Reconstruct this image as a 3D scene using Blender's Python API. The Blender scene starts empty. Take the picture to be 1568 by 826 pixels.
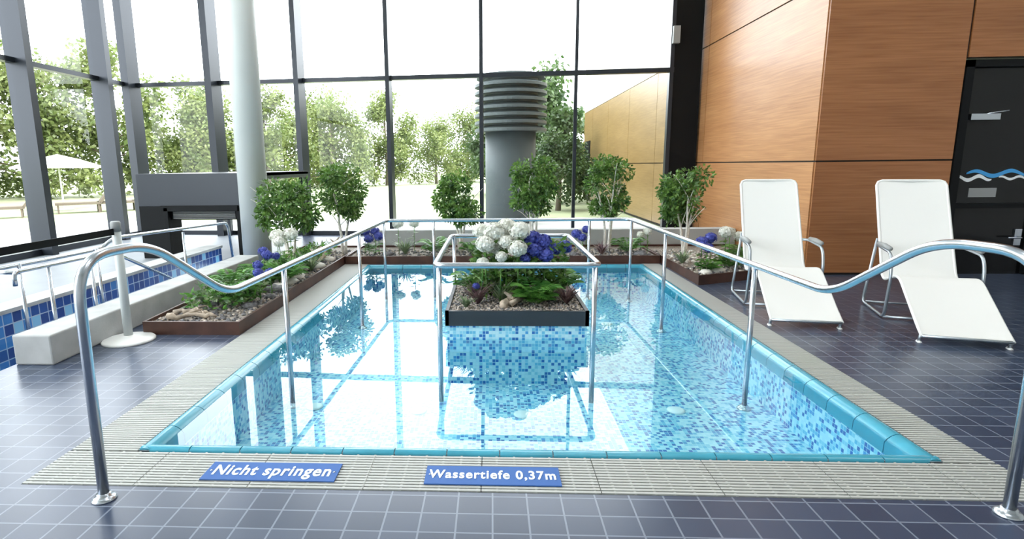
import bpy, math, random
from mathutils import Matrix, Vector
random.seed(7)
scene=bpy.context.scene
rnd=random.random
def ru(a,b): return random.uniform(a,b)

# ------------------------------------------------------------------ materials
def newmat(name):
    m=bpy.data.materials.new(name); m.use_nodes=True
    nt=m.node_tree; return m,nt,nt.nodes,nt.links
def pset(b,**k):
    for n,v in k.items():
        n=n.replace('_',' ')
        if n in b.inputs: b.inputs[n].default_value=v
def P(name,col,rough=.5,metal=0.,var=0.,vscale=8.,bump=0.,bscale=60.,**k):
    m,nt,N,L=newmat(name); b=N['Principled BSDF']
    pset(b,Base_Color=(*col,1),Roughness=rough,Metallic=metal,**k)
    if var>0:
        tc=N.new('ShaderNodeTexCoord'); no=N.new('ShaderNodeTexNoise'); no.inputs['Scale'].default_value=vscale
        no.inputs['Detail'].default_value=4
        L.new(tc.outputs['Object'],no.inputs['Vector'])
        r=N.new('ShaderNodeValToRGB'); L.new(no.outputs['Fac'],r.inputs[0])
        r.color_ramp.elements[0].position=.3; r.color_ramp.elements[1].position=.7
        r.color_ramp.elements[0].color=(*[c*(1-var) for c in col],1)
        r.color_ramp.elements[1].color=(*[min(1,c*(1+var)) for c in col],1)
        L.new(r.outputs[0],b.inputs['Base Color'])
    if bump>0:
        tc=N.new('ShaderNodeTexCoord'); no=N.new('ShaderNodeTexNoise'); no.inputs['Scale'].default_value=bscale
        L.new(tc.outputs['Object'],no.inputs['Vector'])
        bp=N.new('ShaderNodeBump'); bp.inputs['Strength'].default_value=bump; bp.inputs['Distance'].default_value=.01
        L.new(no.outputs['Fac'],bp.inputs['Height']); L.new(bp.outputs[0],b.inputs['Normal'])
    return m
def tiles(name,w,h,mortar,cols,mcol,rough=.25,offset=0.,bump=.3,shift=(0,0)):
    """cols: list of (position,color) for a constant ramp over a per-tile random value"""
    m,nt,N,L=newmat(name); b=N['Principled BSDF']
    uv=N.new('ShaderNodeUVMap'); mp=N.new('ShaderNodeMapping'); mp.inputs['Location'].default_value=(shift[0],shift[1],0)
    L.new(uv.outputs[0],mp.inputs[0])
    br=N.new('ShaderNodeTexBrick'); br.offset=offset; br.squash=1
    br.inputs['Scale'].default_value=1; br.inputs['Mortar Size'].default_value=mortar
    br.inputs['Mortar Smooth'].default_value=.1; br.inputs['Bias'].default_value=0
    br.inputs['Brick Width'].default_value=w; br.inputs['Row Height'].default_value=h
    br.inputs['Color1'].default_value=(0,0,0,1); br.inputs['Color2'].default_value=(1,1,1,1); br.inputs['Mortar'].default_value=(.5,.5,.5,1)
    L.new(mp.outputs[0],br.inputs['Vector'])
    r=N.new('ShaderNodeValToRGB'); r.color_ramp.interpolation='CONSTANT'
    e=r.color_ramp.elements; e[0].position=cols[0][0]; e[0].color=(*cols[0][1],1); e[1].position=cols[1][0]; e[1].color=(*cols[1][1],1)
    for p,c in cols[2:]:
        x=e.new(p); x.color=(*c,1)
    L.new(br.outputs['Color'],r.inputs[0])
    mx=N.new('ShaderNodeMixRGB'); L.new(br.outputs['Fac'],mx.inputs[0]); L.new(r.outputs[0],mx.inputs[1]); mx.inputs[2].default_value=(*mcol,1)
    L.new(mx.outputs[0],b.inputs['Base Color']); b.inputs['Roughness'].default_value=rough
    if bump:
        bp=N.new('ShaderNodeBump'); bp.invert=True; bp.inputs['Strength'].default_value=bump; bp.inputs['Distance'].default_value=.002
        L.new(br.outputs['Fac'],bp.inputs['Height']); L.new(bp.outputs[0],b.inputs['Normal'])
    return m
def wood(name,c1,c2,rough=.35):
    m,nt,N,L=newmat(name); b=N['Principled BSDF']
    uv=N.new('ShaderNodeUVMap'); mp=N.new('ShaderNodeMapping'); mp.inputs['Scale'].default_value=(.9,30,1)
    L.new(uv.outputs[0],mp.inputs[0])
    no=N.new('ShaderNodeTexNoise'); no.inputs['Scale'].default_value=1.6; no.inputs['Detail'].default_value=6; no.inputs['Distortion'].default_value=.6
    L.new(mp.outputs[0],no.inputs['Vector'])
    mp2=N.new('ShaderNodeMapping'); mp2.inputs['Scale'].default_value=(.5,2.2,1); L.new(uv.outputs[0],mp2.inputs[0])
    n2=N.new('ShaderNodeTexNoise'); n2.inputs['Scale'].default_value=1.3; L.new(mp2.outputs[0],n2.inputs['Vector'])
    ad=N.new('ShaderNodeMath'); ad.operation='MULTIPLY_ADD'; L.new(no.outputs['Fac'],ad.inputs[0]); ad.inputs[1].default_value=.65
    mu=N.new('ShaderNodeMath'); mu.operation='MULTIPLY'; mu.inputs[1].default_value=.35; L.new(n2.outputs['Fac'],mu.inputs[0]); L.new(mu.outputs[0],ad.inputs[2])
    r=N.new('ShaderNodeValToRGB'); r.color_ramp.elements[0].position=.36; r.color_ramp.elements[1].position=.64
    r.color_ramp.elements[0].color=(*c1,1); r.color_ramp.elements[1].color=(*c2,1)
    L.new(ad.outputs[0],r.inputs[0]); L.new(r.outputs[0],b.inputs['Base Color']); b.inputs['Roughness'].default_value=rough
    return m
def leafmat(name,c1,c2,trans=.35,rough=.45,scale=9):
    m,nt,N,L=newmat(name); b=N['Principled BSDF']; out=N['Material Output']
    tc=N.new('ShaderNodeTexCoord'); no=N.new('ShaderNodeTexNoise'); no.inputs['Scale'].default_value=scale
    L.new(tc.outputs['Object'],no.inputs['Vector'])
    r=N.new('ShaderNodeValToRGB'); r.color_ramp.elements[0].position=.35; r.color_ramp.elements[1].position=.65
    r.color_ramp.elements[0].color=(*c1,1); r.color_ramp.elements[1].color=(*c2,1); L.new(no.outputs['Fac'],r.inputs[0])
    L.new(r.outputs[0],b.inputs['Base Color']); b.inputs['Roughness'].default_value=rough
    t=N.new('ShaderNodeBsdfTranslucent'); L.new(r.outputs[0],t.inputs['Color'])
    mx=N.new('ShaderNodeMixShader'); mx.inputs[0].default_value=trans
    L.new(b.outputs[0],mx.inputs[1]); L.new(t.outputs[0],mx.inputs[2]); L.new(mx.outputs[0],out.inputs[0])
    return m
def clearmat(name,tint,ior,bump=0.,bscale=3.,gl=(1,1,1)):
    m,nt,N,L=newmat(name); N.remove(N['Principled BSDF']); out=N['Material Output']
    t=N.new('ShaderNodeBsdfTransparent'); t.inputs[0].default_value=(*tint,1)
    g=N.new('ShaderNodeBsdfGlossy'); g.inputs['Roughness'].default_value=0.0; g.inputs['Color'].default_value=(*gl,1)
    # thin sheet: same reflectance from both faces (no total internal reflection)
    ge=N.new('ShaderNodeNewGeometry'); ma=N.new('ShaderNodeMath'); ma.operation='MULTIPLY_ADD'
    L.new(ge.outputs['Backfacing'],ma.inputs[0]); ma.inputs[1].default_value=1/ior-ior; ma.inputs[2].default_value=ior
    fr=N.new('ShaderNodeFresnel'); L.new(ma.outputs[0],fr.inputs[0])
    mx=N.new('ShaderNodeMixShader'); L.new(fr.outputs[0],mx.inputs[0]); L.new(t.outputs[0],mx.inputs[1]); L.new(g.outputs[0],mx.inputs[2])
    L.new(mx.outputs[0],out.inputs[0])
    if bump:
        tc=N.new('ShaderNodeTexCoord'); no=N.new('ShaderNodeTexNoise'); no.inputs['Scale'].default_value=bscale; no.inputs['Detail'].default_value=2
        L.new(tc.outputs['Object'],no.inputs['Vector'])
        bp=N.new('ShaderNodeBump'); bp.inputs['Strength'].default_value=bump; bp.inputs['Distance'].default_value=.02
        L.new(no.outputs['Fac'],bp.inputs['Height']); L.new(bp.outputs[0],g.inputs['Normal']); L.new(bp.outputs[0],fr.inputs['Normal'])
    return m

M={}
M['floor']=tiles('slate_floor_tile',.145,.125,.004,[(0,(.034,.049,.088)),(.35,(.040,.057,.100)),(.7,(.048,.066,.112))],(.17,.20,.26),rough=.28,bump=.4)
M['mosaic']=tiles('pool_mosaic',.027,.027,.0017,[(0,(.50,.75,.82)),(.24,(.25,.58,.73)),(.42,(.13,.46,.67)),(.56,(.44,.70,.80)),(.72,(.05,.28,.58)),(.84,(.015,.13,.42))],(.45,.70,.78),rough=.3,bump=0)
M['mosaic2']=tiles('basin_mosaic',.10,.10,.005,[(0,(.02,.08,.32)),(.40,(.05,.22,.55)),(.55,(.25,.55,.78)),(.68,(.02,.06,.25))],(.45,.55,.68),rough=.3,bump=0)
M['coping']=P('aqua_glazed_ceramic',(.05,.31,.43),.2,var=.10,vscale=6)
M['grout']=P('grout',(.22,.27,.30),.8)
M['grate']=P('grating_plastic',(.42,.43,.41),.5)
M['gutter']=P('gutter_dark',(.05,.05,.05),.8)
M['white_line']=P('white_step_line',(.8,.88,.9),.4)
M['inlet']=P('inlet_plastic',(.8,.85,.85),.4)
M['steel']=P('brushed_stainless',(.52,.56,.62),.26,1.)
M['frame']=P('anthracite_metal',(.022,.027,.037),.30,.3)
M['black']=P('black_metal',(.006,.007,.008),.55,Specular_IOR_Level=.15)
M['column']=P('column_paint',(.55,.59,.59),.5)
M['concrete']=P('concrete',(.42,.43,.43),.7,var=.12,vscale=5,bump=.1)
M['sill']=P('grey_render',(.40,.42,.42),.7,var=.06,vscale=3)
M['greyfloor']=P('grey_floor_coating',(.20,.22,.24),.5,var=.06,vscale=3)
M['wood']=wood('walnut_veneer_lit',(.38,.165,.062),(.54,.27,.115))  # side wall veneer, lightened: the light it receives is put into the colour
M['wood_shaded']=wood('walnut_veneer_shaded',(.27,.10,.034),(.40,.165,.062))  # same veneer darkened for the front walls, shade put into the colour
M['wood_o']=wood('outdoor_veneer',(.21,.13,.045),(.31,.20,.08))
M['wall_lit']=P('lit_upper_wall',(.62,.58,.50),.6)  # bright light on the upper exterior wall put into its colour
M['plaster']=P('white_plaster',(.72,.72,.70),.8)
M['seam']=P('panel_seam',(.02,.015,.012),.7)
M['doorglass']=P('dark_door_glass',(.008,.009,.010),.10,Specular_IOR_Level=.3)
M['white']=P('white_paint',(.85,.86,.86),.45)
M['fabric']=P('white_mesh_fabric',(.82,.82,.80),.75,bump=.25,bscale=900)
M['chairtube']=P('powder_coated_tube',(.45,.50,.55),.3,.8)
M['grey']=P('grey_plastic',(.30,.31,.31),.5)
M['corten']=P('dark_corten_steel',(.075,.032,.022),.45,.2,var=.35,vscale=5)
M['planterblack']=P('planter_anthracite',(.025,.030,.038),.5)
M['gravel']=P('gravel',(.26,.23,.20),.85,var=.6,vscale=45,bump=.8,bscale=90)
M['pebble']=P('pebble_beige',(.46,.40,.35),.8,var=.5,vscale=30)
M['pebble2']=P('pebble_grey',(.17,.17,.18),.8,var=.5,vscale=30)
M['stone']=P('white_stone',(.72,.69,.64),.75,var=.2,vscale=12,bump=.6,bscale=14)
M['drift']=P('driftwood',(.40,.33,.26),.85,var=.4,vscale=14,bump=.6,bscale=30)
M['trunk']=P('birch_trunk',(.70,.66,.60),.8,var=.25,vscale=25,bump=.4,bscale=60)
M['bark']=P('bark',(.16,.13,.10),.9)
M['leaf']=leafmat('ficus_leaf',(.035,.095,.022),(.16,.30,.055),.25)
M['fern']=leafmat('fern_leaf',(.045,.17,.03),(.17,.40,.07),.25)
M['grassy']=leafmat('agave_leaf',(.12,.20,.12),(.30,.38,.20),.2)
M['succ']=leafmat('succulent',(.10,.05,.07),(.22,.14,.13),.1)
M['petalw']=leafmat('white_petal',(.76,.77,.70),(.92,.92,.87),.25,scale=20)
M['petalb']=leafmat('blue_petal',(.04,.055,.33),(.12,.15,.58),.2,scale=20)
M['tree']=leafmat('outdoor_leaf',(.085,.125,.032),(.21,.25,.085),.45,scale=.9)
M['tree_d']=leafmat('outdoor_leaf_dark',(.025,.06,.015),(.08,.13,.04),.4,scale=.9)
M['lawn']=P('lawn',(.24,.27,.15),.9,var=.2,vscale=.5)
M['paving']=P('pale_paving',(.44,.44,.42),.8,var=.08,vscale=2)
M['vent']=P('vent_metal',(.11,.135,.14),.45,.2)
M['vent_c']=P('vent_concrete',(.085,.108,.115),.6,var=.12,vscale=2)
M['signblue']=P('sign_blue',(.035,.12,.38),.7)
M['signtext']=P('sign_text',(.88,.92,.95),.5)
M['waveblue']=P('wave_blue',(.05,.35,.75),.4)
M['brown']=P('brown_wicker',(.10,.08,.06),.8)
M['parasol']=P('parasol_cloth',(.40,.38,.32),.8)
M['glass']=clearmat('window_glass',(.97,.985,.98),1.30)
M['water']=clearmat('pool_water',(.75,.93,.965),1.33,bump=.025,bscale=1.6)

# ------------------------------------------------------------------ mesh builder
class Bd:
    def __init__(s,name): s.name=name; s.v=[]; s.f=[]; s.m=[]; s.sm=[]; s.mats=[]
    def mi(s,k):
        if k not in s.mats: s.mats.append(k)
        return s.mats.index(k)
    def add(s,vs,fs,mat,smooth=False):
        o=len(s.v); i=s.mi(mat); s.v+= [tuple(p) for p in vs]
        for f in fs: s.f.append([o+j for j in f]); s.m.append(i); s.sm.append(smooth)
    def box(s,x0,x1,y0,y1,z0,z1,mat,T=None):
        vs=[Vector((x,y,z)) for z in (z0,z1) for y in (y0,y1) for x in (x0,x1)]
        if T: vs=[T@v for v in vs]
        s.add(vs,[(0,2,3,1),(4,5,7,6),(0,1,5,4),(2,6,7,3),(0,4,6,2),(1,3,7,5)],mat)
    def prism(s,poly,z0,z1,mat):
        n=len(poly); vs=[(x,y,z0) for x,y in poly]+[(x,y,z1) for x,y in poly]
        fs=[tuple(reversed(range(n))),tuple(range(n,2*n))]+[(i,(i+1)%n,n+(i+1)%n,n+i) for i in range(n)]
        s.add(vs,fs,mat)
    def tube(s,pts,r,mat,seg=12,closed=False,cap=True):
        pts=[Vector(p) for p in pts]; n=len(pts); rs=r if isinstance(r,(list,tuple)) else [r]*n
        tang=[]
        for i in range(n):
            if closed: t=pts[(i+1)%n]-pts[i-1]
            else: t=pts[min(i+1,n-1)]-pts[max(i-1,0)]
            tang.append(t.normalized())
        up=Vector((0,0,1)) if abs(tang[0].z)<.9 else Vector((0,1,0))
        nrm=(up-tang[0]*up.dot(tang[0])).normalized(); vs=[]
        for i in range(n):
            if i>0:
                q=tang[i-1].rotation_difference(tang[i]); nrm=q@nrm
                nrm=(nrm-tang[i]*nrm.dot(tang[i])).normalized()
            bi=tang[i].cross(nrm)
            for k in range(seg):
                a=2*math.pi*k/seg; vs.append(pts[i]+(nrm*math.cos(a)+bi*math.sin(a))*rs[i])
        fs=[]
        for i in range(n if closed else n-1):
            j=(i+1)%n
            for k in range(seg):
                k2=(k+1)%seg; fs.append((i*seg+k,i*seg+k2,j*seg+k2,j*seg+k))
        if cap and not closed: fs.append(tuple(reversed(range(seg)))); fs.append(tuple(range((n-1)*seg,n*seg)))
        s.add(vs,fs,mat,True)
    def lathe(s,prof,c,mat,seg=32,smooth=True):
        vs=[];n=len(prof)
        for r,z in prof:
            for k in range(seg):
                a=2*math.pi*k/seg; vs.append((c[0]+r*math.cos(a),c[1]+r*math.sin(a),c[2]+z))
        fs=[(i*seg+k,i*seg+(k+1)%seg,(i+1)*seg+(k+1)%seg,(i+1)*seg+k) for i in range(n-1) for k in range(seg)]
        fs.append(tuple(range((n-1)*seg,n*seg))); fs.append(tuple(reversed(range(seg))))
        s.add(vs,fs,mat,smooth)
    def blob(s,c,r,mat,sc=(1,1,1),jit=.15,seg=8,rings=5,rot=0):
        vs=[];
        for i in range(rings+1):
            t=math.pi*i/rings
            for k in range(seg):
                a=2*math.pi*k/seg+rot; j=1+ru(-jit,jit)
                vs.append((c[0]+r*sc[0]*math.sin(t)*math.cos(a)*j,c[1]+r*sc[1]*math.sin(t)*math.sin(a)*j,c[2]+r*sc[2]*math.cos(t)*j))
        fs=[(i*seg+k,(i+1)*seg+k,(i+1)*seg+(k+1)%seg,i*seg+(k+1)%seg) for i in range(rings) for k in range(seg)]
        s.add(vs,fs,mat,True)
    def leaf(s,c,d,l,w,mat,nrm=None):
        d=Vector(d).normalized(); c=Vector(c)
        n=Vector(nrm) if nrm is not None else Vector((ru(-1,1),ru(-1,1),ru(-.3,1)))
        sd=d.cross(n)
        if sd.length<1e-3: sd=d.cross(Vector((1,.3,.2)))
        sd.normalize(); up=sd.cross(d)*(-.12*l)
        s.add([c,c+d*l*.45+sd*w*.5,c+d*l+up,c+d*l*.45-sd*w*.5],[(0,1,2,3)],mat)
    def done(s,bevel=0):
        me=bpy.data.meshes.new(s.name); me.from_pydata(s.v,[],s.f)
        for k in s.mats: me.materials.append(M[k])
        me.polygons.foreach_set('material_index',s.m); me.polygons.foreach_set('use_smooth',s.sm)
        uv=me.uv_layers.new(name='UVMap')
        for p in me.polygons:
            n=p.normal; a=[abs(x) for x in n]; ax=a.index(max(a))
            for li in p.loop_indices:
                co=me.vertices[me.loops[li].vertex_index].co
                uv.data[li].uv=(co.x,co.y) if ax==2 else ((co.y,co.z) if ax==0 else (co.x,co.z))
        me.update()
        o=bpy.data.objects.new(s.name,me); scene.collection.objects.link(o)
        if bevel:
            b=o.modifiers.new('bevel','BEVEL'); b.width=bevel; b.segments=2; b.limit_method='ANGLE'
        return o
def fillet(pts,rad,n=7):
    pts=[Vector(p) for p in pts]; out=[pts[0]]
    for i in range(1,len(pts)-1):
        a,b,c=pts[i-1],pts[i],pts[i+1]; r=rad[i] if isinstance(rad,(list,tuple)) else rad
        d1=(a-b); d2=(c-b); r=min(r,d1.length*.48,d2.length*.48)
        p=b+d1.normalized()*r; q=b+d2.normalized()*r
        for k in range(n+1):
            t=k/n; out.append(p*(1-t)**2+b*2*t*(1-t)+q*t*t)
    out.append(pts[-1]); return out

# ------------------------------------------------------------------ room shell
def ybw(x): return 12.1-.0665*(x+7.45)
b=Bd('floor')
for q in [(-7.7,9,-3.5,2.28),(2.35,9,2.28,12.0),(-3.48,-2.13,2.28,12.3),(-2.13,2.35,8.12,12.2),(-7.7,-3.48,2.28,2.9),(-3.48-.67,-3.48,8.5,12.3)]:
    b.box(*q,-.08,0,'floor')
b.box(-7.7,-4.15,2.9,12.3,-.08,0.0,'greyfloor'); b.done()
b=Bd('ceiling'); b.box(-7.7,9,-3.6,12.3,6.5,6.6,'white'); b.done()
b=Bd('wall_rear_unseen'); b.box(-7.7,9.15,-3.65,-3.5,0,6.5,'plaster'); b.done()  # unseen wall, added to keep sky light out behind the camera

# pool basin
X0,X1,Y0,Y1=-1.78,2.11,2.60,8.02
b=Bd('wading_pool_basin')
b.box(X0-.02,X1+.02,Y0-.02,Y1+.02,-.47,-.40,'mosaic')
b.box(X0-.05,X0+.08,Y0,Y1,-.40,-.03,'mosaic'); b.box(X1-.08,X1+.05,Y0,Y1,-.40,-.03,'mosaic')
b.box(X0,X1,Y0-.05,Y0+.08,-.40,-.03,'mosaic'); b.box(X0,X1,Y1-.08,Y1+.05,-.40,-.03,'mosaic')
b.box(X0+.08,X1-.08,Y0+.08,Y0+.36,-.40,-.20,'mosaic')
b.box(X0+.10,X1-.10,Y0+.31,Y0+.362,-.20,-.196,'white_line')
for x,y in [(1.35,4.05),(-.55,4.0),(-1.35,4.05),(.22,3.95),(1.3,6.4),(-1.2,6.0)]:
    b.lathe([(.065,0),(.065,.008),(.05,.014),(.0,.014)],(x,y,-.40),'inlet',20)
b.done()
b=Bd('pool_water'); n=2
b.add([(X0+.05,Y0+.05,-.012),(X1-.05,Y0+.05,-.012),(X1-.05,Y1-.05,-.012),(X0+.05,Y1-.05,-.012)],[(0,1,2,3)],'water'); b.done()
# coping: glazed handhold tiles with rounded profile
b=Bd('pool_coping')
prof=[(0,-.05),(0,.000),(.006,.009),(.022,.014),(.042,.012),(.060,.004),(.078,-.010),(.092,-.03),(.094,-.09)]
def coping_piece(p0,p1,inn):
    p0=Vector(p0);p1=Vector(p1);inn=Vector(inn);vs=[]
    for p in (p0,p1):
        for o,z in prof: vs.append(p+inn*o+Vector((0,0,z)))
    n=len(prof); b.add(vs,[(i,i+1,n+i+1,n+i) for i in range(n-1)],'coping',True)
    b.add(vs,[tuple(range(n)),tuple(reversed(range(n,2*n)))],'coping',False)
def run(a,c,inn,step=.262):
    a=Vector(a);c=Vector(c);L=(c-a).length;n=round(L/step);d=(c-a)/n
    for i in range(n):
        g=d.normalized()*.003; coping_piece(a+d*i+g,a+d*(i+1)-g,inn)
run((X0,Y0,0),(X1,Y0,0),(0,1,0)); run((X1,Y0,0),(X1,Y1,0),(-1,0,0)); run((X1,Y1,0),(X0,Y1,0),(0,-1,0)); run((X0,Y1,0),(X0,Y0,0),(1,0,0))
o=b.done()
b=Bd('coping_grout')
for q in [(X0-.003,X1+.003,Y0+.003,Y0+.055),(X0-.003,X1+.003,Y1-.055,Y1-.003)]: b.box(*q,-.06,.004,'grout')
for q in [(X0+.003,X0+.055,Y0,Y1),(X1-.055,X1-.003,Y0,Y1)]: b.box(*q,-.06,.004,'grout')
g=b.done(); g.parent=o; g.name='grout_bed'

# overflow grating
b=Bd('overflow_grating')
GX0,GX1,GY0,GY1=-2.13,2.35,2.28,8.12
b.box(GX0,GX1,GY0,Y0-.003,-.06,-.022,'gutter'); b.box(GX0,X0-.003,Y0,GY1,-.06,-.022,'gutter'); b.box(X1+.003,GX1,Y0,GY1,-.06,-.022,'gutter'); b.box(X0,X1,Y1,GY1,-.06,-.022,'gutter')
y=GY0+.006
while y<Y0-.014:
    x=GX0
    while x<GX1-.05:
        x2=min(x+.52,GX1); b.box(x+.002,x2-.002,y,y+.0145,-.022,.004,'grate'); x=x2
    y+=.0235
y=Y0
while y<GY1-.02:
    b.box(GX0+.004,X0-.006,y,y+.0145,-.022,.004,'grate'); b.box(X1+.006,GX1-.004,y,y+.0145,-.022,.004,'grate'); y+=.0235
x=GX0+.02
while x<GX1: b.box(x,x+.010,GY0+.004,Y0-.006,-.02,.001,'grate'); x+=.085
for x in (GX0+.08,GX0+.25,X1+.07,X1+.17): b.box(x,x+.008,Y0,GY1,-.02,.001,'grate')
b.done()

# ------------------------------------------------------------------ glass walls
b=Bd('window_back')
TH=math.atan(-.0665)
def fin(x,w,d,z0=0,z1=6.5,mat='frame'):
    y=ybw(x); T=Matrix.Translation((x,y,0))@Matrix.Rotation(TH,4,'Z'); b.box(-w/2,w/2,-d,.06,z0,z1,mat,T)
for x,w,d in [(-7.42,.16,.3),(-5.62,.14,.34),(-3.82,.10,.30),(-2.02,.08,.20),(-.20,.07,.10),(1.60,.06,.10),(3.33,.07,.10)]: fin(x,w,d)
T=Matrix.Translation((-7.45,12.1,0))@Matrix.Rotation(TH,4,'Z'); W=10.85
for z,h in [(3.10,.08),(.04,.09),(5.6,.08)]: b.box(0,W,-.09,.05,z-h/2,z+h/2,'frame',T)
b.add([T@Vector(p) for p in [(0,0,0),(W,0,0),(W,0,6.5),(0,0,6.5)]],[(0,1,2,3)],'glass'); b.done()
b=Bd('window_left')
for y in (3.6,5.45,7.3,9.15,11.1): b.box(-7.62,-7.28,y-.07,y+.07,0,6.5,'frame')
for z,h in [(3.10,.08),(.05,.10),(5.6,.08)]: b.box(-7.6,-7.46,-3.5,12.1,z-h/2,z+h/2,'frame')
b.add([(-7.53,-3.5,0),(-7.53,12.1,0),(-7.53,12.1,6.5),(-7.53,-3.5,6.5)],[(0,1,2,3)],'glass'); b.done()
b=Bd('corner_column'); b.box(3.36,3.86,11.3,11.62,0,6.5,'black'); b.box(3.30,3.42,11.2,11.3,3.55,3.85,'grey'); b.done()

# ------------------------------------------------------------------ wood walls
b=Bd('wall_right')
b.box(3.92,4.1,7.29,11.75,0,6.5,'seam')
g=.010
for y0,y1 in [(7.27,11.05),(11.05,11.75)]:
    for z0,z1 in [(0.02,1.4),(1.4,3.47),(3.47,6.5)]:
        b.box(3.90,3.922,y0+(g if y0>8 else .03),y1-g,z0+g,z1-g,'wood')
b.done()
def fpanel(b,x0,x1,z0,z1): b.box(x0+g,x1-g,7.265,7.292,z0+g,z1-g,'wood_shaded')
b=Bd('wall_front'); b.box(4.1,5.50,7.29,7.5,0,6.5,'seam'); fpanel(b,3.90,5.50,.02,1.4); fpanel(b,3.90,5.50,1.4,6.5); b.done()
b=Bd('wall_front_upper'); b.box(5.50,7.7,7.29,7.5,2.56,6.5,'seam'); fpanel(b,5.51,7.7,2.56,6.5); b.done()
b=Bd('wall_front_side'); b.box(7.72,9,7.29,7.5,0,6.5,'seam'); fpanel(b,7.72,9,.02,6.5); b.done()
b=Bd('wall_east'); b.box(9,9.15,-3.5,7.5,0,6.5,'plaster'); b.done()

# door
b=Bd('door_1')
b.box(5.55,7.68,7.33,7.40,0,2.50,'doorglass')
b.box(5.51,5.60,7.26,7.42,0,2.54,'black'); b.box(5.51,7.70,7.26,7.42,2.46,2.54,'black'); b.box(6.52,6.60,7.28,7.42,0,2.5,'black'); b.box(7.62,7.7,7.26,7.42,0,2.52,'black')
b.box(5.52,7.7,7.27,7.36,.82,.875,'black')
b.box(5.62,5.95,7.24,7.32,1.86,1.93,'steel'); b.tube([(5.8,7.25,1.93),(6.0,7.2,1.96)],.008,'steel')
b.box(5.78,6.1,7.325,7.335,.95,1.06,'grey')
b.tube(fillet([(6.42,7.33,.46),(6.42,7.25,.46),(6.26,7.25,.46)],.02),.011,'steel'); b.box(6.38,6.46,7.31,7.335,.36,.56,'steel')
def wave(x0,x1,z0,amp,th,mat,ph=0):
    vs=[];n=40
    for i in range(n+1):
        t=i/n;x=x0+(x1-x0)*t;z=z0+amp*math.sin(t*math.pi*3.4+ph);h=th*(.35+.65*math.sin(math.pi*min(1,t*1.02))**.5)
        vs+=[(x,7.322,z-h/2),(x,7.322,z+h/2)]
    b.add(vs,[(2*i,2*i+2,2*i+3,2*i+1) for i in range(n)],mat)
wave(5.72,6.42,1.235,.030,.05,'waveblue'); wave(5.60,6.02,1.18,.024,.045,'signtext',1.0); wave(6.1,6.45,1.18,.016,.03,'signtext',.6)
b.done()

# round concrete column
b=Bd('round_column'); b.lathe([(.20,0),(.20,6.5)],(-3.42,8.15,0),'column',48); b.done()

# low ledge behind back planter
b=Bd('planter_back_ledge'); b.box(-2.05,3.88,9.32,9.55,0,.36,'sill'); b.done(.01)

# ------------------------------------------------------------------ portal (swim-out lock)
b=Bd('airlock_portal')
px0,px1,py=-5.50,-3.76,8.75
b.box(px0,px0+.46,py-.02,py+.35,0,.82,'black'); b.box(px1-.20,px1,py-.02,py+.35,0,.82,'black')
b.box(px0,px1,py-.02,py+.3,.82,1.32,'frame')
b.box(px0+.36,px1-.16,py-.05,py+.25,.74,.83,'black')
b.box(px0+.46,px1-.20,py+.05,py+.3,.60,.82,'black')
for i in range(6): b.box(px0+.5,px1-.24,py+.035,py+.052,.62+i*.02,.63+i*.02,'grey')
b.box(px0+.40,px0+.47,py-.05,py+.02,0,.80,'black')
b.box(px0,px0+.06,py+.3,11.75,1.2,1.32,'frame'); b.box(px1-.06,px1,py+.3,11.75,1.2,1.32,'frame')
b.box(px0,px0+.06,11.69,11.75,0,1.2,'frame'); b.box(px1-.06,px1,11.69,11.75,0,1.2,'frame')
b.box(px0,px1,py+.3,11.75,1.26,1.32,'frame')
b.done(.006)

# ------------------------------------------------------------------ left basin
b=Bd('side_basin')
b.box(-4.15,-3.48,2.9,8.5,-.5,-.42,'mosaic2'); b.box(-3.5,-3.44,2.9,8.5,-.42,-.081,'mosaic2'); b.box(-4.15,-3.48,2.85,2.9,-.42,-.081,'mosaic2')
b.box(-4.35,-4.13,2.9,8.5,-.42,.20,'mosaic2'); b.box(-4.37,-4.11,2.9,8.5,.20,.235,'concrete'); b.done()
b=Bd('side_basin_water'); b.add([(-4.13,2.9,-.05),(-3.5,2.9,-.05),(-3.5,8.5,-.05),(-4.13,8.5,-.05)],[(0,1,2,3)],'water'); b.done()
b=Bd('concrete_curb'); b.box(-3.47,-3.18,3.83,7.6,0,.225,'concrete'); b.done(.012)

# ------------------------------------------------------------------ handrails
def flange(b,x,y,z=0,r=.05): b.lathe([(r,0),(r,.006),(r*.8,.016),(.028,.022),(.028,.03)],(x,y,z),'steel',24)
R=.022
b=Bd('pool_handrail')
zl=.68
path=[(-1.67,2.18,0),(-1.66,2.18,1.05),(-1.63,2.62,1.05),(-1.545,3.2,zl),(-1.42,7.62,zl),(1.80,7.62,zl),(1.875,3.2,zl),(1.96,2.62,1.05),(2.05,2.19,1.05),(2.06,2.19,0)]
b.tube(fillet(path,[0,.19,.16,.16,.12,.12,.16,.16,.19,0],9),R,'steel',16)
flange(b,-1.67,2.18); flange(b,2.06,2.19)
for x,y in [(-1.52,4.06),(-1.46,6.2),(-1.425,7.5),(1.86,4.1),(1.825,6.1),(1.80,7.5),(-.78,7.62),(1.28,7.62)]:
    b.tube([(x,y,-.40),(x,y,zl)],.019,'steel',14); flange(b,x,y,-.40)
b.done()
b=Bd('island_handrail')
x0,x1,y0,y1,z=-.425,.785,4.17,5.97,.67
c=[(x0,y0),(x1,y0),(x1,y1),(x0,y1)]; pts=[]
for i in range(4):
    a=Vector((*c[i-1],z));m=Vector((*c[i],z));d=Vector((*c[(i+1)%4],z)); p=m+(a-m).normalized()*.09;q=m+(d-m).normalized()*.09
    for k in range(7):
        t=k/6; pts.append(p*(1-t)**2+m*2*t*(1-t)+q*t*t)
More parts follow.
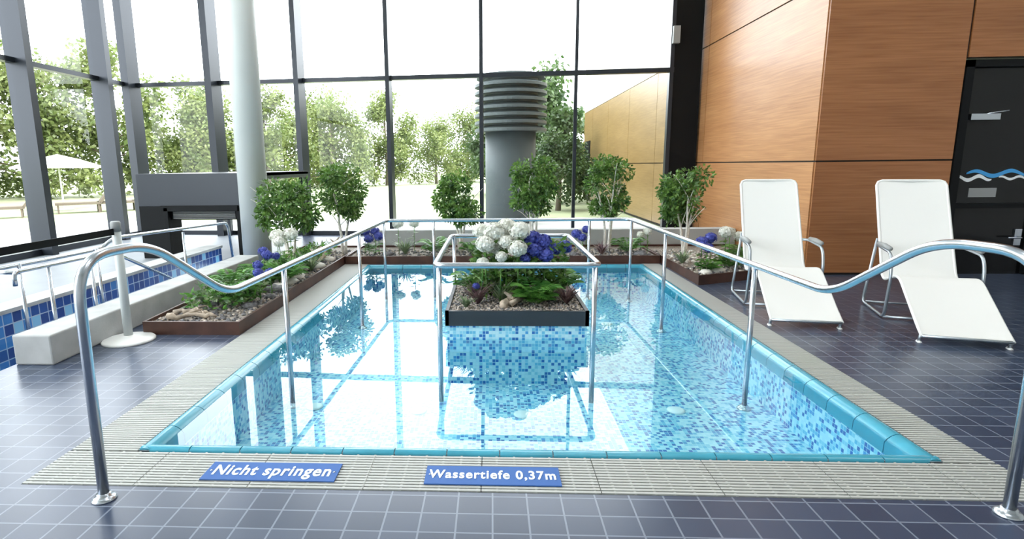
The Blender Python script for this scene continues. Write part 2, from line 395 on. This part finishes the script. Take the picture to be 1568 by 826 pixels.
b.tube(pts,R,'steel',16,closed=True)
for x,y in [(x0+.03,y0+.02),(x1-.03,y0+.02),(x0+.03,y1-.02),(x1-.03,y1-.02)]: b.tube([(x,y,-.40),(x,y,z)],.019,'steel',14)
b.done()
b=Bd('basin_handrail')
b.tube(fillet([(-4.02,4.25,.52),(-4.02,4.25,.61),(-3.98,5.6,.60),(-3.90,5.7,.70),(-3.72,7.9,.64),(-3.72,8.0,.05)],.1),.019,'steel')
b.tube(fillet([(-3.75,4.25,.50),(-3.75,4.25,.61),(-3.72,5.4,.60),(-3.66,6.4,.1)],.1),.017,'steel')
for x,y in [(-4.0,4.6),(-3.95,5.5),(-3.82,6.9)]: b.tube([(x,y,-.42),(x,y,.62)],.016,'steel')
for x,y in [(-3.745,4.6),(-3.73,5.1)]: b.tube([(x,y,-.42),(x,y,.6)],.016,'steel')
b.tube([(-4.02,4.3,.60),(-3.75,4.3,.60)],.017,'steel')
b.done()

# stanchion with belt
b=Bd('belt_stanchion')
b.lathe([(.20,0),(.20,.012),(.19,.022),(.06,.032),(.04,.05)],(-3.0,4.43,0),'white',40)
b.tube([(-3.0,4.43,.03),(-3.0,4.43,.93)],.034,'column',20); b.lathe([(.037,0),(.037,.07),(.03,.08)],(-3.0,4.43,.91),'grey',20)
b.box(-3.005,-2.995,1.2,4.41,.885,.935,'black')
b.done()

# ------------------------------------------------------------------ plants helpers
def gravel(b,poly_fn,x0,x1,y0,y1,z,n,mats=('pebble','pebble2','stone'),rr=(.008,.02)):
    k=0
    while k<n:
        x=ru(x0,x1);y=ru(y0,y1)
        if not poly_fn(x,y): continue
        r=ru(*rr); b.blob((x,y,z+r*.3),r,random.choice(mats),(1,1,.7),.25,5,3,rnd()*3); k+=1
def ficus(name,x,y,z0,top,wid,n=3000):
    b=Bd(name); H=top-z0; cz=z0+H*.67; wid*=1.06
    for k in range(3):
        a=k*2.1+rnd(); bx,by=x+.03*math.cos(a),y+.03*math.sin(a)
        pts=[];
        for i in range(7):
            t=i/6; pts.append((bx+wid*.20*t*t*math.cos(a)+ru(-.012,.012),by+wid*.20*t*t*math.sin(a)+ru(-.012,.012),z0-.04+(H*.72)*t))
        b.tube(pts,[.022-.012*i/6 for i in range(7)],'trunk',7)
        for j in range(5):
            p=Vector(pts[3+j%4]); q=p+Vector((ru(-1,1)*wid*.33,ru(-1,1)*wid*.33,ru(.08,.28)*H)); b.tube([p,(p+q)/2+Vector((0,0,.02)),q],[.007,.005,.003],'trunk',5)
    lumps=[(Vector((x,y,cz)),.24*wid),(Vector((x,y,top-.20*wid)),.19*wid)]
    for i in range(18):
        a=rnd()*6.28; t=ru(-1,1); rr=.32*wid*math.sqrt(1-t*t*.8)
        lumps.append((Vector((x+rr*math.cos(a),y+rr*math.sin(a),cz+t*.25*H)),ru(.11,.19)*wid))
    for i in range(n):
        c,r=random.choice(lumps); d=Vector((random.gauss(0,1),random.gauss(0,1),random.gauss(0,1))).normalized()
        p=c+d*r*ru(.4,1.12); b.leaf(p,d+Vector((ru(-.8,.8),ru(-.8,.8),ru(-.9,.4))),ru(.045,.075),ru(.028,.042),'leaf')
    return b.done()
def hydrangea(name,heads,mat,leafz,n=170):
    """heads: list of (x,y,z,r)"""
    b=Bd(name)
    for x,y,z,r in heads:
        b.blob((x,y,z),r*.8,mat,(1,1,.85),.05,10,6)
        for i in range(n):
            d=Vector((random.gauss(0,1),random.gauss(0,1),random.gauss(0,1)+.15)).normalized(); p=Vector((x,y,z))+Vector((d.x,d.y,d.z*.85))*r*.86*ru(.93,1.1)
            t=d.orthogonal().normalized(); t.rotate(Matrix.Rotation(rnd()*6.28,3,d)); t2=d.cross(t); s=r*ru(.18,.26)
            for w in (t,t2,-t,-t2): b.leaf(p,w+d*.5,s,s*.8,mat,d)
        b.tube([(x+ru(-.02,.02),y+.01,leafz-.03),(x,y,z)],.005,'fern',5)
        for i in range(9):
            a=rnd()*6.28; h=leafz+(z-leafz)*ru(.2,.9); b.leaf((x,y,h),(math.cos(a),math.sin(a),ru(-.2,.4)),r*ru(.9,1.5),r*ru(.5,.8),'leaf',(0,0,1))
    return b.done()
def fern(name,x,y,z,s,n=20,mat='fern'):
    b=Bd(name)
    for i in range(n):
        a=6.283*i/n+ru(-.2,.2); L=s*ru(.8,1.15); lift=ru(.9,2.0); prev=None; m=14
        for k in range(1,m+1):
            t=k/m; p=Vector((x+math.cos(a)*L*t*.75,y+math.sin(a)*L*t*.75,z+L*(lift*t-.7*lift*t*t)))
            if prev is not None:
                d=(p-prev).normalized(); sd=d.cross(Vector((0,0,1)))
                sd=sd.normalized() if sd.length>1e-3 else Vector((-math.sin(a),math.cos(a),0)); w=L*.26*math.sin(math.pi*min(.97,t*.9+.08))
                for sg in (1,-1): b.leaf(p,sd*sg+d*.45+Vector((0,0,-.15)),w,w*.5,mat,(-.3*math.cos(a),-.3*math.sin(a),1))
            prev=p
    return b.done()
def grass(name,x,y,z,s,n=34,mat='grassy'):
    b=Bd(name)
    for i in range(n):
        a=rnd()*6.283;L=s*ru(.6,1);e=ru(.3,1.0); d=Vector((math.cos(a)*e,math.sin(a)*e,1)).normalized(); sd=d.cross(Vector((math.cos(a),math.sin(a),0))); 
        if sd.length<.01: sd=Vector((1,0,0))
        sd=sd.normalized()*.008; p0=Vector((x,y,z)); p1=p0+d*L*.5; p2=p0+d*L*.85+Vector((math.cos(a),math.sin(a),-.4))*L*.18
        b.add([p0-sd,p0+sd,p1+sd,p1-sd,p2],[(0,1,2,3),(3,2,4)],mat)
    return b.done()
def rocks(name,items,mat='stone'):
    b=Bd(name)
    for x,y,z,r in items: b.blob((x,y,z+r*.3),r,mat,(1.3,.9,.6),.22,9,6,rnd()*3)
    return b.done()
def driftwood(name,p,q,r=.03):
    b=Bd(name); p=Vector(p);q=Vector(q);pts=[];n=8
    for i in range(n): pts.append(p.lerp(q,i/(n-1))+Vector((ru(-.03,.03),ru(-.03,.03),ru(-.01,.03))))
    b.tube(pts,[r*ru(.6,1.1)*(1-.5*i/n) for i in range(n)],'drift',8)
    m=pts[3]; b.tube([m,m+Vector((.07,.05,.03)),m+Vector((.11,.1,.03))],[r*.6,r*.4,r*.15],'drift',6)
    m=pts[5]; b.tube([m,m+Vector((-.07,.06,.04))],[r*.5,r*.15],'drift',6)
    return b.done()

# ------------------------------------------------------------------ planters
# island
b=Bd('island_planter')
ix0,ix1,iy0,iy1=-.385,.785,4.55,5.75
b.box(ix0+.015,ix1-.015,iy0+.015,iy1-.015,-.40,.10,'mosaic')
for q in [(ix0,ix1,iy0,iy0+.03),(ix0,ix1,iy1-.03,iy1),(ix0,ix0+.03,iy0,iy1),(ix1-.03,ix1,iy0,iy1)]: b.box(*q,.10,.225,'planterblack')
b.box(ix0+.03,ix1-.03,iy0+.03,iy1-.03,.1,.205,'gravel')
gravel(b,lambda x,y:True,ix0+.04,ix1-.04,iy0+.04,iy1-.04,.21,3600,mats=('pebble','pebble','pebble2'),rr=(.007,.014))
b.done()
hydrangea('white_hydrangea',[(.02,5.05,.82,.10),(.13,5.12,.85,.095),(.24,5.02,.83,.095),(-.06,4.98,.72,.09),(.03,5.1,.65,.085),(.22,4.92,.69,.085),(.08,4.90,.62,.055),(-.08,4.9,.57,.055),(-.1,5.2,.81,.08),(.12,5.0,.73,.08)],'petalw',.21)
hydrangea('blue_hydrangea',[(.36,5.08,.75,.085),(.45,5.1,.72,.085),(.37,5.0,.66,.075),(.55,5.15,.65,.07),(.66,5.2,.66,.07),(.47,5.0,.62,.075),(.29,4.98,.59,.05),(-.14,4.9,.36,.035)],'petalb',.21)
fern('potted_fern',.37,4.80,.21,.30,30)
fern('potted_fern',.60,5.2,.21,.34)
fern('potted_fern',.22,5.3,.21,.42)
fern('potted_fern',-.18,5.3,.21,.32)
grass('ornamental_grass',-.12,4.85,.21,.30,60,'succ'); grass('ornamental_grass',.64,4.86,.21,.26,60,'succ'); grass('ornamental_grass',-.22,4.72,.21,.18,40); grass('ornamental_grass',.08,4.95,.21,.35,50)
driftwood('driftwood',(.08,4.70,.235),(.20,4.82,.27),.05)
b=Bd('flower_stalk_foliage')
for i in range(1100):
    p=Vector((ru(-.18,.66),ru(4.98,5.35),ru(.24,.72))); b.leaf(p,(ru(-1,1),ru(-1,1),ru(-.5,.7)),ru(.05,.1),ru(.03,.05),'leaf')
b.done()

# left planter
b=Bd('corten_planter')
lx0,lx1,ly0,ly1=-2.98,-2.14,4.60,9.3
h=.115
poly=[(lx0,ly0),(lx1,ly0),(lx1,ly1),(lx0-.14,ly1)]
def ring(b,poly,t,z0,z1,mat):
    n=len(poly); inn=[]
    for i in range(n):
        a=Vector(poly[i-1]);m=Vector(poly[i]);c=Vector(poly[(i+1)%n]); d1=(a-m).normalized();d2=(c-m).normalized(); s=abs(d1.x*d2.y-d1.y*d2.x)
        inn.append(m+(d1+d2)*t/max(s,.3))
    for i in range(n):
        j=(i+1)%n; b.prism([poly[i],poly[j],tuple(inn[j]),tuple(inn[i])],z0,z1,mat)
ring(b,poly,.02,0,h,'corten'); b.prism([(lx0+.02,ly0+.02),(lx1-.02,ly0+.02),(lx1-.02,ly1-.02),(lx0-.12,ly1-.02)],.0,h-.03,'gravel')
gravel(b,lambda x,y:True,lx0+.04,lx1-.04,ly0+.04,8.9,h-.03,1700,mats=('pebble','pebble2','pebble2'),rr=(.01,.026))
b.done()
b=Bd('corten_planter')
ring(b,[(-2.13,8.14),(2.37,8.14),(2.37,9.30),(-2.13,9.30)],.02,0,h,'corten'); b.prism([(-2.11,8.16),(2.35,8.16),(2.35,9.28),(-2.11,9.28)],0,h-.03,'gravel')
gravel(b,lambda x,y:True,-2.08,2.32,8.18,9.0,h-.03,900,mats=('pebble','pebble2','pebble2'),rr=(.01,.028)); b.done()
b=Bd('corten_planter')
poly=[(2.385,8.14),(2.385,6.64),(3.86,7.3),(3.86,9.3),(2.385,9.3)]
ring(b,poly,.02,0,h,'corten'); b.prism([(2.40,8.14),(2.40,6.68),(3.84,7.32),(3.84,9.28),(2.40,9.28)],0,h-.03,'gravel')
gravel(b,lambda x,y:y>6.72+(x-2.4)*.47,2.42,3.8,6.7,8.8,h-.03,800,rr=(.01,.028)); b.done()
zs=h-.03
ficus('ficus_tree',-2.72,7.55,zs,1.24,.86); ficus('ficus_tree',-2.24,8.5,zs,1.44,.84)
ficus('ficus_tree',-.48,8.72,zs,1.30,.80); ficus('ficus_tree',.62,8.72,zs,1.52,.78); ficus('ficus_tree',1.74,8.7,zs,1.52,.78); ficus('ficus_tree',2.74,8.25,zs,1.32,.86)
# left planter plants
fern('potted_fern',-2.48,5.28,zs,.36,26); fern('potted_fern',-2.35,6.3,zs,.34,22); fern('potted_fern',-2.70,5.75,zs,.34,24); fern('potted_fern',-2.45,6.9,zs,.34)
fern('potted_fern',-2.75,6.5,zs,.32)
hydrangea('blue_hydrangea',[(-2.30,5.45,.38,.055),(-2.25,5.62,.35,.055),(-2.36,5.6,.43,.055),(-2.42,6.0,.47,.06),(-2.52,6.15,.49,.06),(-2.42,6.25,.42,.05)],'petalb',zs,110)
hydrangea('white_hydrangea',[(-2.52,6.6,.60,.095),(-2.38,6.65,.62,.09),(-2.47,6.5,.55,.075)],'petalw',zs,130)
rocks('white_stone',[(-2.32,6.0,zs,.08),(-2.35,6.35,zs,.10),(-2.5,6.5,zs,.11),(-2.36,6.65,zs,.10),(-2.3,7.3,zs,.1),(-2.45,7.5,zs,.09)]); rocks('white_stone',[(-2.8,6.2,zs,.1),(-2.62,7.9,zs,.1),(-2.3,7.9,zs,.08)])
rocks('grey_stone',[(-2.3,5.2,zs,.06),(-2.3,5.9,zs,.09),(-2.7,5.3,zs,.05),(-2.25,5.6,zs,.05)],'pebble2')
driftwood('driftwood',(-2.86,4.72,zs+.03),(-2.42,4.80,zs+.03),.032); driftwood('driftwood',(-2.85,4.90,zs+.03),(-2.5,4.84,zs+.03),.026)
driftwood('driftwood',(-2.5,7.0,zs+.08),(-2.24,7.3,zs+.28),.03); driftwood('driftwood',(-2.35,7.6,zs+.05),(-2.24,8.2,zs+.3),.03)
grass('ornamental_grass',-2.65,6.2,zs,.3,60,'succ'); grass('ornamental_grass',-2.3,7.1,zs,.3,60); grass('ornamental_grass',-2.78,5.3,zs,.26,50)
b=Bd('planter_groundcover')
for i in range(2200):
    x=ru(-2.92,-2.3);y=ru(5.0,8.8); 
    if math.sin(x*9)+math.sin(y*5)>-.6: b.leaf((x,y,zs+ru(.02,.16)),(ru(-1,1),ru(-1,1),ru(-.2,1)),ru(.05,.11),ru(.02,.04),random.choice(['fern','leaf','grassy']))
b.done()
# back planter plants
hydrangea('blue_hydrangea',[(-1.85,8.5,.33,.08),(-1.70,8.5,.36,.08),(-1.78,8.6,.43,.08),(-1.92,8.6,.42,.07)],'petalb',zs,110)
hydrangea('white_hydrangea',[(-1.42,8.6,.54,.09),(-1.18,8.65,.55,.09)],'petalw',zs,110)
fern('potted_fern',-.85,8.5,zs,.34); fern('potted_fern',-1.8,8.45,zs,.22,12); fern('potted_fern',2.0,8.5,zs,.34); fern('potted_fern',-.3,8.45,zs,.26); fern('potted_fern',1.0,8.5,zs,.3)
grass('ornamental_grass',-1.3,8.5,zs,.36,90); grass('ornamental_grass',.4,8.4,zs,.3,60); grass('ornamental_grass',1.6,8.4,zs,.3,60,'succ'); grass('ornamental_grass',-.1,8.4,zs,.3,60)
hydrangea('blue_hydrangea',[(1.25,8.55,.38,.08),(1.40,8.6,.44,.07),(1.33,8.5,.33,.07)],'petalb',zs,110)
hydrangea('white_hydrangea',[(2.28,8.5,.42,.07),(2.2,8.6,.36,.06)],'petalw',zs,110)
rocks('grey_stone',[(-1.55,8.4,zs,.07),(.1,8.4,zs,.06),(2.15,8.35,zs,.08),(1.2,8.35,zs,.06)],'pebble2')
# right planter plants
hydrangea('blue_hydrangea',[(2.58,7.15,.44,.08),(2.70,7.2,.48,.08),(2.62,7.05,.38,.07)],'petalb',zs,110)
hydrangea('white_hydrangea',[(2.92,7.3,.54,.09),(3.12,7.35,.48,.08),(3.05,7.5,.52,.07)],'petalw',zs,130)
fern('potted_fern',2.62,7.0,zs,.22); fern('potted_fern',2.95,7.25,zs,.28); fern('potted_fern',3.3,7.6,zs,.4)
rocks('white_stone',[(2.55,6.9,zs,.06),(2.75,7.0,zs,.07)]); grass('ornamental_grass',2.5,7.6,zs,.3,60)

# ------------------------------------------------------------------ loungers
def lounger(name,loc,rz,w=.54):
    b=Bd(name); T=Matrix.Translation((loc[0],loc[1],0))@Matrix.Rotation(rz,4,'Z')
    prof=fillet([(0,-.02,.07),(0,.10,.13),(0,.62,.43),(0,1.03,.31),(0,1.30,.78),(0,1.52,1.17)],[0,.08,.10,.12,.2,0],6)
    prof=[Vector((0,p[1],p[2])) for p in prof]
    top=prof[-1]; d=(prof[-1]-prof[-2]).normalized()
    hw=w/2-.004; vs=[];n=len(prof)
    rows=[(p,hw) for p in prof]+[(top+d*.015,hw-.006),(top+d*.027,hw-.02),(top+d*.033,hw-.05)]
    for p,h_ in rows:
        for sx in (-1,0,1): vs.append(T@Vector((sx*h_,p.y+(.012 if sx==0 else 0),p.z+.006-(.012 if sx==0 else 0))))
    off=len(vs)
    vs+= [v+Vector((0,0,-.006)) for v in vs]
    fs=[]
    for i in range(len(rows)-1):
        for k in (0,1):
            a=i*3+k; fs.append((a,a+1,a+4,a+3)); fs.append((off+a,off+a+3,off+a+4,off+a+1))
    b.add(vs,fs,'fabric',True)
    left=[Vector((-w/2,p.y,p.z-.008)) for p in prof]; right=[Vector((w/2,p.y,p.z-.008)) for p in reversed(prof)]
    loop=left+[Vector((-w/2+.015,top.y+d.y*.035,top.z+d.z*.035-.008)),Vector((-w/2+.05,top.y+d.y*.05,top.z+d.z*.05-.008)),Vector((w/2-.05,top.y+d.y*.05,top.z+d.z*.05-.008)),Vector((w/2-.015,top.y+d.y*.035,top.z+d.z*.035-.008))]+right
    b.tube([T@p for p in loop],.013,'fabric',10)
    b.tube([T@Vector((-w/2,-.02,.062)),T@Vector((w/2,-.02,.062))],.012,'chairtube',8)
    for sx in (-1,1):
        x=sx*w/2
        b.tube([T@Vector((x,0,.07)),T@Vector((x,.03,.0))],.012,'chairtube',8); b.tube([T@Vector((x,.0,.0)),T@Vector((x,.05,.0))],.015,'white',8)
        xo=sx*(w/2+.045)
        pts=fillet([(x,1.16,.62),(xo,1.12,.62),(xo,.72,.60),(xo,.66,.42),(xo,.72,.02),(xo,1.38,.02),(x,1.30,.66)],[0,.05,.09,.12,.08,.08,0],6)
        b.tube([T@p for p in pts],.013,'chairtube',10)
        pa=[T@Vector((xo,1.08,.637)),T@Vector((xo,.92,.640)),T@Vector((xo,.76,.632))]; b.tube(pa,[.02,.024,.02],'grey',10)
    for y,z in ((.74,.02),(1.36,.02)): b.tube([T@Vector((-w/2-.045,y,z)),T@Vector((w/2+.045,y,z))],.011,'chairtube',8)
    return b.done()
lounger('lounger',(2.67,4.88),-.19); lounger('lounger',(3.59,4.38),-.31,.56)

# ------------------------------------------------------------------ signs
def sign(name,text,cx,cy,w,d,tw,rot=0):
    b=Bd(name); T=Matrix.Translation((cx,cy,0))@Matrix.Rotation(rot,4,'Z'); b.box(-w/2,w/2,-d/2,d/2,.0045,.010,'signblue',T)
    for sx in (-1,1): b.lathe([(.006,0),(.006,.002),(.0,.003)],(cx+sx*(w/2-.02),cy,.010),'steel',10)
    o=b.done()
    cu=bpy.data.curves.new(name+'_text','FONT'); cu.body=text; cu.size=.1; cu.align_x='CENTER'; cu.align_y='CENTER'; cu.offset=.0022; cu.extrude=.0008; cu.space_character=1.12
    t=bpy.data.objects.new('lettering',cu); scene.collection.objects.link(t); bpy.context.view_layer.update()
    s=tw/t.dimensions.x; t.scale=(s,s*1.45,1); t.location=(cx,cy,.0112); t.rotation_euler=(0,0,rot); cu.materials.append(M['signtext'])
    t.parent=o
sign('no_jumping_sign','Nicht springen',-1.02,2.41,.62,.155,.55,.0); sign('water_depth_sign','Wassertiefe 0,37m',.0,2.405,.61,.155,.575)

# ------------------------------------------------------------------ outdoors
b=Bd('lawn_ground'); b.box(-90,90,12.35,120,-.2,-.06,'lawn'); b.box(-90,-7.8,-30,12.35,-.2,-.06,'lawn'); b.done()
b=Bd('terrace_paving'); b.box(-11,3.8,12.35,15.5,-.06,-.03,'paving'); b.box(-12,-7.8,-5,12.35,-.06,-.03,'paving'); b.done()
b=Bd('exterior_wall')
b.box(3.92,4.3,11.8,25,-.05,6.6,'seam')
ys=[11.8,14.2,17.0,20.0,23.0,25.0]
for a_,c_ in zip(ys[:-1],ys[1:]):
    for z0,z1,mt in [(0,1.4,'wood_o'),(1.4,3.47,'wood_o'),(3.47,6.6,'wall_lit')]: b.box(3.88,3.925,a_+.01,c_-.01,z0+.01,z1-.01,mt)
b.box(3.85,3.9,23.4,24.6,0,2.3,'black'); b.done()
b=Bd('ventilation_tower')
c=(.46,14.6,-.06)
b.lathe([(.62,0),(.62,2.3)],c,'vent_c',48)
pr=[(.66,2.25)]
for i in range(7):
    z=2.28+i*.175; r=.88; pr+=[(.66,z),(r,z-.03),(r,z+.035),(.66,z+.12)]
pr+=[(.66,3.50),(.84,3.50),(.82,3.58),(.0,3.66)]
b.lathe(pr,c,'vent',48,False); b.done()
def treemesh(name,mat,H,wid,n,leafs,nl=34,low=.10):
    b=Bd(name)
    b.tube([(0,0,-.1),(.1,.05,H*.3),(0,.1,H*.7)],[.16,.12,.05],'bark',8)
    lumps=[]
    for i in range(nl):
        a=rnd()*6.283; t=rnd(); rr=wid*.5*math.sqrt(rnd())*math.sin(math.pi*(.25+.62*t)); z=H*(low+.82*t)
        lumps.append((Vector((rr*math.cos(a),rr*math.sin(a),z)),wid*ru(.12,.2)))
        if i%2==0: b.tube([(0,0,z*.7),(rr*.5*math.cos(a),rr*.5*math.sin(a),z*.88),(rr*math.cos(a),rr*math.sin(a),z)],[.05,.035,.015],'bark',5)
    for i in range(n):
        c,r=random.choice(lumps); d=Vector((random.gauss(0,1),random.gauss(0,1),random.gauss(0,1))).normalized(); b.leaf(c+d*r*ru(.3,1.15),(ru(-1,1),ru(-1,1),ru(-1,.5)),leafs*ru(.7,1.3),leafs*ru(.5,.8),mat)
    return b.done()
def copies(o,pl):
    x,y,s,r=pl[0]; o.location=(x,y,-.06); o.scale=(s,s,s); o.rotation_euler=(0,0,r)
    for x,y,s,r in pl[1:]:
        c=o.copy(); scene.collection.objects.link(c); c.location=(x,y,-.06); c.scale=(s,s,s*ru(.9,1.1)); c.rotation_euler=(0,0,r)
t1=treemesh('deciduous_tree','tree',8,5.8,9000,.26); t2=treemesh('deciduous_tree','tree',7,6.4,9000,.24); t3=treemesh('shrub_tree','tree_d',4.2,3.0,6000,.18,26,.08)
copies(t1,[(-27,26,1.2,0),(-21,31,1.05,1),(-14,36,.9,2),(-31,14,1.15,3),(-26,4,1.15,4),(-8,44,.85,.5),(7.5,46,.75,1.2),(1,50,.8,2.2),(-36,32,1.3,5),(-24,21,1.0,1.1),(-18,36,.95,3.1),(-30,22,1.2,.2)])
copies(t2,[(-24,29,1.05,0),(-17,34,.85,1),(-28,18,1.2,2),(-11,40,.85,3),(-4.5,47,.8,4),(12,44,.9,5),(-24,14,1.05,1.5),(-2,51,.85,1.9),(4,48,.75,.3),(-36,22,1.2,.9),(-27,9,1.1,2.8),(-33,27,1.2,3.9),(-13,44,1.0,2.2)])
copies(t3,[(1.9,22,.95,0),(1.3,26,1.1,1),(.2,29,.9,2),(2.1,18.5,.62,.4),(2.2,29.5,1.5,3)])
# parasol and garden loungers
b=Bd('garden_parasol'); px,py=-15.6,20.3
b.tube([(px,py,-.06),(px,py,1.95)],.03,'white',8); b.lathe([(.3,0),(.3,.06)],(px,py,-.06),'grey',20)
b.lathe([(1.45,1.45),(1.43,1.5),(.7,1.76),(.0,1.95)],(px,py,0),'parasol',8,False); b.done()
def sunbed(x,y,r):
    b=Bd('garden_sunbed'); T=Matrix.Translation((x,y,-.06))@Matrix.Rotation(r,4,'Z')
    b.box(-.33,.33,0,1.3,.28,.36,'brown',T); b.box(-.33,.33,0,.75,-.04,.04,'brown',T@Matrix.Translation((0,1.28,.33))@Matrix.Rotation(.9,4,'X'))
    for sx in (-.3,.26):
        for sy in (.05,1.2): b.box(sx,sx+.05,sy,sy+.05,0,.3,'brown',T)
    b.done()
for x,y in [(-14.6,18.6),(-13.7,19.4),(-12.9,20.1),(-15.6,16.5)]: sunbed(x,y,-.9)

# ------------------------------------------------------------------ light
w=bpy.data.worlds.new('sky'); scene.world=w; w.use_nodes=True; bg=w.node_tree.nodes['Background']; bg.inputs[0].default_value=(.90,.95,1,1); bg.inputs[1].default_value=8.2
sl=bpy.data.lights.new('sun','SUN'); sl.energy=7; sl.angle=.03; sl.color=(1,.96,.88); so=bpy.data.objects.new('sun',sl); scene.collection.objects.link(so); so.rotation_euler=(math.radians(28),math.radians(42),0)
for x,y in [(-3.5,1.5),(1.5,1.5),(-3.5,6.5),(1.5,6.5),(6,3)]:  # added area lights to fill the room, no visible fittings
    l=bpy.data.lights.new('ceiling_fill','AREA'); l.shape='RECTANGLE'; l.size=2.6; l.size_y=1.6; l.energy=75; l.color=(1,.97,.93)
    o=bpy.data.objects.new('ceiling_fill',l); scene.collection.objects.link(o); o.location=(x,y,6.4)

# ------------------------------------------------------------------ camera
cd=bpy.data.cameras.new('camera'); cam=bpy.data.objects.new('camera',cd); scene.collection.objects.link(cam)
cd.sensor_width=36; cd.lens=20.2; cd.shift_x=.0478; cd.clip_end=300
Rm=Matrix.Rotation(math.radians(2.94),4,'Z')@Matrix.Rotation(math.radians(90-10.3),4,'X')@Matrix.Rotation(-.011,4,'Z')
cam.matrix_world=Matrix.Translation((0,0,1.4))@Rm
scene.camera=cam
scene.view_settings.view_transform='Standard'
